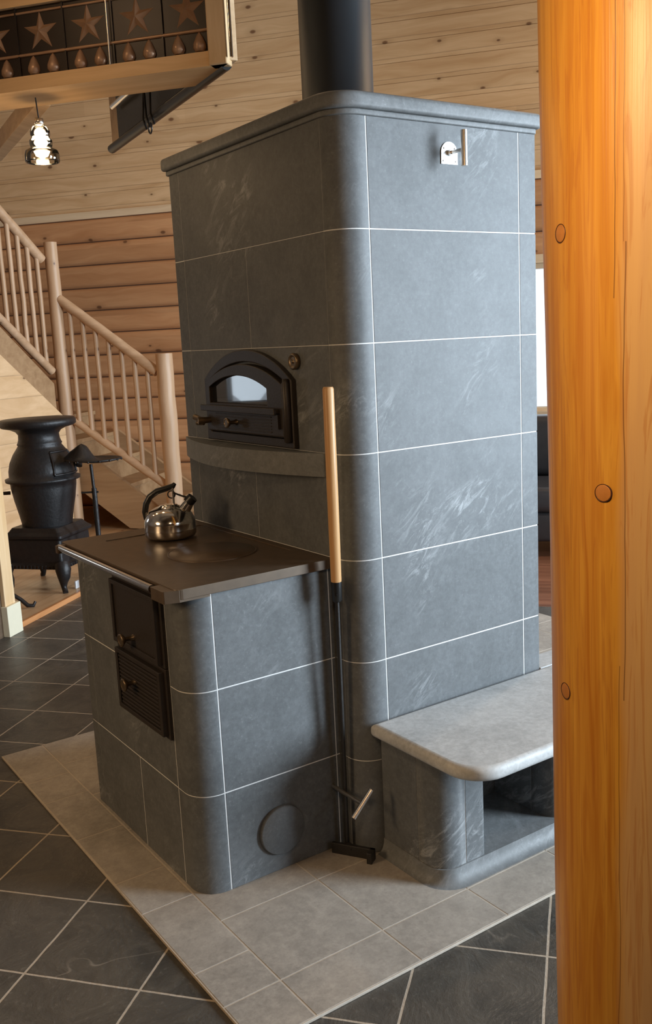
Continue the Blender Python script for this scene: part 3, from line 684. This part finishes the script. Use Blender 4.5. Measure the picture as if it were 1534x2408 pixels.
# ------------------------------------------------------------------ potbelly stove
pb = thing('potbelly_stove', 'old black cast-iron potbelly stove standing at the left by the stairs', 'potbelly stove', (.400, 3.925, .031), TH)
Z = lambda v: v-.031
mb = MB(); mb.lathe([(.155, Z(.425)), (.160, Z(.455)), (.168, Z(.50)), (.190, Z(.60)), (.203, Z(.68)), (.205, Z(.715)), (.232, Z(.722)), (.234, Z(.738)), (.208, Z(.745)), (.207, Z(.79)), (.196, Z(.84)), (.172, Z(.89)), (.148, Z(.925)), (.134, Z(.945)), (.140, Z(.955)), (.134, Z(.965)), (.128, Z(.985)), (.126, Z(1.015)), (.140, Z(1.035)), (.175, Z(1.052)), (.222, Z(1.063)), (.238, Z(1.075)), (.238, Z(1.10)), (.228, Z(1.112)), (.06, Z(1.116)), (.001, Z(1.118))], 40)
mk('pot_body', mb, 'oldiron', pb)
mb = MB(); w_ = .193
R = [[(p[0], p[1], z) for p in rrect(-s_, s_, -s_, s_, [.02]*4, 4)] for s_, z in ((w_-.01, Z(.175)), (w_+.015, Z(.18)), (w_+.02, Z(.20)), (w_, Z(.215)), (w_-.005, Z(.36)), (w_+.012, Z(.375)), (w_+.012, Z(.39)), (w_-.01, Z(.41)), (.165, Z(.435)))]
mb.rings(R, 0, False)
for k in range(14): 
    y_ = -.17+.026*k; mb.box(-w_-.022, -w_-.012, y_, y_+.014, Z(.183), Z(.205)); mb.box(y_, y_+.014, -w_-.022, -w_-.012, Z(.183), Z(.205))
mk('ash_base', mb, 'oldiron', pb, .002)
for sx in (-1, 1):
    for sy in (-1, 1):
        mb = MB(); P = []; Rr = []
        for d_, z_, r_ in ((.19, .185, .045), (.205, .150, .050), (.205, .105, .040), (.190, .065, .026), (.188, .030, .017), (.205, .010, .018), (.212, .004, .016)):
            P.append((sx*d_, sy*d_, z_)); Rr.append(r_)
        mb.tube(P, Rr, 12); mk('leg', mb, 'oldiron', pb)
mb = MB(); 
for k in range(12):
    q = math.radians(-75+k*4.5)-pi/4+.3
P = [(.206*math.cos(q), .206*math.sin(q), 0) for q in [math.radians(-128+6*i) for i in range(11)]]
zz = [.0]*11
lo_ = [(x*1.03, y*1.03, Z(.765)) for x, y, _ in P]; hi_ = [(x*.78, y*.78, Z(.905)) for x, y, _ in P]
mb.tube(lo_, .008, 8); mb.tube(hi_, .008, 8); mb.tube([lo_[0], ((lo_[0][0]+hi_[0][0])/2*1.06, (lo_[0][1]+hi_[0][1])/2*1.06, Z(.85)), hi_[0]], .008, 8); mb.tube([lo_[-1], ((lo_[-1][0]+hi_[-1][0])/2*1.06, (lo_[-1][1]+hi_[-1][1])/2*1.06, Z(.85)), hi_[-1]], .008, 8)
mb.tube([(.05, -.235, Z(.80)), (.09, -.225, Z(.86))], [.022, .016], 12)
mk('feed_door', mb, 'oldiron', pb)
mb = MB(); mb.tube([(-.12, .17, Z(.655)), (-.16, .26, Z(.655)), (-.20, .42, Z(.645))], [.012, .010, .010], 8)
mb.prism(rrect(-.30, -.12, .24, .46, [.03]*4), Z(.645), Z(.655)); mk('side_shelf', mb, 'oldiron', pb)

# iron seat on a pole next to it
seat = thing('iron_seat_stool', 'black pan-shaped iron seat on a thin pole beside potbelly stove', 'stool', (.612, 3.600, .009))
seat.location.z = .031
mb = MB(); rd = Matrix.Rotation(math.radians(-34), 4, 'Z'); pts = []; F = []; nr, na_ = 8, 32
for i in range(nr+1):
    for k in range(na_):
        q = 2*pi*k/na_; t_ = i/nr; x = .175*t_*math.cos(q)+.01; y = .14*t_*math.sin(q)
        z = .83+.018*(t_**3)+.11*math.exp(-((x+.05)**2+(y*.8)**2)/.0028)+.045*math.exp(-((x+.12)**2+y*y)/.0016)
        pts.append(tuple(rd @ Vector((x, y, z-.03))))
for i in range(nr):
    for k in range(na_): j = (k+1) % na_; F.append((i*na_+k, i*na_+j, (i+1)*na_+j, (i+1)*na_+k))
mb.add(pts, F, 0, True)
for k in range(na_):
    if k % 2 == 0: p_ = pts[nr*na_+k]; mb.at(p_); mb.lathe([(.0005, -.007), (.006, -.004), (.008, 0), (.006, .004), (.0005, .007)], 8); mb.at()
so = mk('seat_pan', mb, 'oldiron', seat); sm = so.modifiers.new('thick', 'SOLIDIFY'); sm.thickness = .010
mb = MB(); mb.tube([(-.005, .01, .79), (0, .005, .60)], .010, 10); mb.tube([(0, .005, .64), (0, 0, .02)], .016, 12); mb.tube([(-.07, .045, .615), (.02, -.012, .615)], .006, 8); mb.lathe([(.10, 0), (.10, .008), (.03, .02), (.017, .03)], 24); mk('pole', mb, 'oldiron', seat)
# small iron pieces on the alcove floor
ir = thing('iron_table_base', 'dark curved iron foot of a stand low at the left edge below potbelly stove', 'stand', (-.02, 3.50, .031), 0)
mb = MB(); P = [(-.06, .05, .30), (-.03, .03, .16), (.0, .01, .085), (.03, -.01, .090), (.07, -.03, .055), (.10, -.055, .018), (.13, -.065, .014), (.145, -.06, .035)]
mb.tube(P, [.012, .014, .013, .012, .012, .013, .012, .008], 10); mk('foot', mb, 'oldiron', ir)
mb = MB(); mb.tube([(-.06, .05, .0), (-.06, .05, .62)], .018, 12); mb.prism(rrect(-.30, .0, -.10, .22, [.05]*4), .60, .62); mk('stand_pole', mb, 'oldiron', ir)
tag(mk('outlet_box', MB().box(-.02, .02, -.006, .006, 0, .05), 'plate', None, .003, (.475, 3.70, .031), TH), 'tiny white box on floor behind the potbelly stove leg', 'outlet')

# ------------------------------------------------------------------ sofa below the far window
sf = thing('sofa', 'dark leather sofa below the bright window, seen between heater and post', 'sofa', AB(4.3, -.75, 0), TH)
mb = MB(); rslab(mb, -.38, .45, -.95, .95, [.04]*4, .10, .30, .03); mk('base', mb, 'leather', sf)
for y0, y1 in ((-.72, -.245), (-.24, .235), (.24, .72)):
    mb = MB(); rslab(mb, -.40, .22, y0, y1, [.05]*4, .30, .47, .05); mk('seat_cushion', mb, 'leather', sf)
    mb = MB(); rslab(mb, .18, .42, y0, y1, [.06]*4, .46, .90, .07); mk('back_cushion', mb, 'leather', sf)
for y0, y1 in ((-.97, -.73), (.73, .97)):
    mb = MB(); rslab(mb, -.40, .45, y0, y1, [.06]*4, .10, .64, .08); mk('armrest', mb, 'leather', sf)
mb = MB(); rslab(mb, .36, .50, -.93, .93, [.05]*4, .10, .84, .05); mk('back_frame', mb, 'leather', sf)
for sx in (-.33, .40):
    for sy in (-.88, .88): mb = MB(); mb.at((sx, sy, 0)); mb.lathe([(.02, 0), (.028, .10)], 12); mk('foot', mb, 'black', sf)

# ------------------------------------------------------------------ hanging canopy with pressed tin (house grid)
cn = thing('hanging_canopy', 'pine framed canopy faced with dark star-pressed tin, hanging at top left', 'canopy', (0, 0, 0), TH)
ca = .333; cb0, cb1 = .40, 2.30
mk('bottom_board', MB().prism([(ca, cb0), (ca+.19, cb0+.19*.925), (ca+.19, cb1), (ca, cb1)], 2.33, 2.372), 'canopy_pine', cn, .003)
mk('top_board', MB().prism([(ca-.005, cb0), (ca+.19, cb0+.19*.925), (ca+.19, cb1), (ca-.005, cb1)], 2.572, 2.66), 'canopy_pine', cn, .003)
mk('corner_post', MB().box(ca-.008, ca+.04, cb0, cb0+.058, 2.33, 2.66), 'pine_z', cn, .004)
mb = MB(); mb.box(ca+.012, ca+.022, cb0+.05, cb1, 2.372, 2.572)
def star(mb, cb, cz, r1, r2, rot=0., h=.014):
    pts = [(ca+.012-h, cb, cz)]
    for i in range(10):
        q = pi/2+rot+2*pi*i/10; r_ = r1 if i % 2 == 0 else r2; pts.append((ca+.0115, cb+r_*math.cos(q), cz+r_*math.sin(q)))
    mb.add(pts, [(0, 1+(i+1) % 10, 1+i) for i in range(10)], 1)
for i in range(12):
    cb = .523+.163*i; star(mb, cb, 2.497, .060, .022)
    mb.box(ca+.006, ca+.013, cb+.079, cb+.084, 2.374, 2.572)
    for dz in (0,): 
        for sg in (-1, 1):
            mb.at(M4=Matrix.Translation((ca+.012, cb+sg*.034, 2.385))); mb.lathe([(.001, .046), (.010, .034), (.020, .012), (.021, 0), (.014, -.010)], 10, 1); mb.at()
mb.tube([(ca+.010, cb0+.05, 2.434), (ca+.010, cb1, 2.434)], .005, 8, 1); mb.tube([(ca+.010, cb0+.05, 2.556), (ca+.010, cb1, 2.556)], .004, 8, 1)
mk('tin_facing', mb, ['tin', 'tinstar'], cn)
mb = MB(); mb.tube([(ca-.004, cb0-.014, 2.345), (ca-.004, cb0-.014, 2.72)], .0055, 10); mk('corner_tube', mb, 'chrome', cn)
mb = MB(); mb.tube([(ca-.004, .778, 2.37), (ca-.004, .776, 2.66)], .0025, 8); mk('hanging_wire', mb, 'steel', cn)
sd = Vector((1.334-.338, 1.318-.397, 0)).normalized(); sl = 1.30; sn = Vector((sd.y, -sd.x, 0))
def sidep(s_, o_, z_): q = Vector((ca+.02, cb0, 0))+sd*s_+sn*o_; return (q.x, q.y, z_)
def sidebox(s0, s1, o0, o1, z0, z1):
    pts = [sidep(s, o, z) for z in (z0, z1) for (s, o) in ((s0, o0), (s1, o0), (s1, o1), (s0, o1))]
    return MB().add(pts, [(0, 3, 2, 1), (4, 5, 6, 7), (0, 1, 5, 4), (1, 2, 6, 5), (2, 3, 7, 6), (3, 0, 4, 7)])
mk('side_panel', sidebox(0, sl, 0, .025, 2.345, 2.66), 'pine_x', cn, .002)
mk('side_sheet', sidebox(.25, sl-.12, -.006, -.001, 2.36, 2.60), 'iron', cn)
mb = MB(); mb.tube([sidep(.02, -.004, 2.338), sidep(sl, -.004, 2.338)], .018, 12); mk('conduit', mb, 'black', cn)
mb = MB(); mb.tube([sidep(.75, -.03, 2.47), sidep(1.15, -.03, 2.47)], .012, 12); mk('light_tube', mb, 'chrome', cn)
mb = MB()
for k, s_ in enumerate((.64, .69, .73)):
    mb.tube([sidep(s_, -.03, 2.50), sidep(s_+.02*math.sin(k*2), -.04, 2.42), sidep(s_+.03, -.035, 2.34), sidep(s_+.01, -.03, 2.30)], .004, 8)
rp = [sidep(.70+.018*math.cos(q*2*pi/16), -.03, 2.295+.018*math.sin(q*2*pi/16)) for q in range(16)]; mb.tube(rp, .003, 6, closed=True)
mk('wire_bundle', mb, 'black', cn)
mb = MB(); c0 = Vector((ca+.19, 1.16, 0)); pts = []
for z_ in (2.335, 2.40):
    for (s_, o_) in ((0, 0), (1.0, 0), (1.0, .05), (0, .05)): q = c0+sd*s_+sn*o_; pts.append((q.x, q.y, z_))
mb.add(pts, [(0, 3, 2, 1), (4, 5, 6, 7), (0, 1, 5, 4), (1, 2, 6, 5), (2, 3, 7, 6), (3, 0, 4, 7)]); mk('cross_rib', mb, 'pine_x', cn, .002)
for b_ in (.75, 2.1):
    mk('hanger_rod', MB().tube([(ca+.1, b_, 2.66), (ca+.1, b_, 5.3)], .008, 10), 'black', cn)

# pendant lamps of insulator glass
def pendant(a_, b_, z_, label, en=1.1):
    p = thing('pendant_lamp', label, 'lamp', AB(a_, b_, z_), 0, 'insulator glass pendants under the canopy')
    mb = MB(); mb.tube([(0, 0, .066), (-.004, 0, .134)], .0022, 8); mk('cord', mb, 'black', p)
    mb = MB(); mb.lathe([(.006, .072), (.014, .070), (.015, .050), (.012, .048)], 20); mk('socket', mb, 'steel', p)
    prof = [(.054, -.066), (.0555, -.060), (.0555, -.044), (.052, -.030), (.040, -.024), (.034, -.020), (.0365, -.010), (.0365, .002), (.031, .008), (.0285, .012), (.0315, .020), (.0310, .032), (.024, .044), (.016, .052)]
    mb = MB(); mb.lathe(prof, 32, cap=False); g_ = mk('glass_shade', mb, 'bulbglass', p); s_ = g_.modifiers.new('thick', 'SOLIDIFY'); s_.thickness = .004
    mb = MB(); mb.lathe([(.001, -.068), (.005, -.064), (.007, -.052), (.020, -.044), (.027, -.030), (.029, -.012), (.031, -.004), (.029, .006), (.025, .012), (.027, .022), (.024, .034), (.016, .044), (.002, .048)], 20); mk('bulb', mb, 'bulb', p)
    l = light('pendant_glow', 'POINT', (0, 0, -.085), en, WARM, .03); l.parent = p
    return p
pendant(.427, 1.097, 2.196, 'glowing clear insulator glass pendant lamp hanging under the canopy')
pendant(.427, 1.62, 2.196, 'second insulator glass pendant lamp along the canopy, left of the visible one')
pendant(.427, 2.12, 2.196, 'third insulator glass pendant lamp at the far end of the canopy')
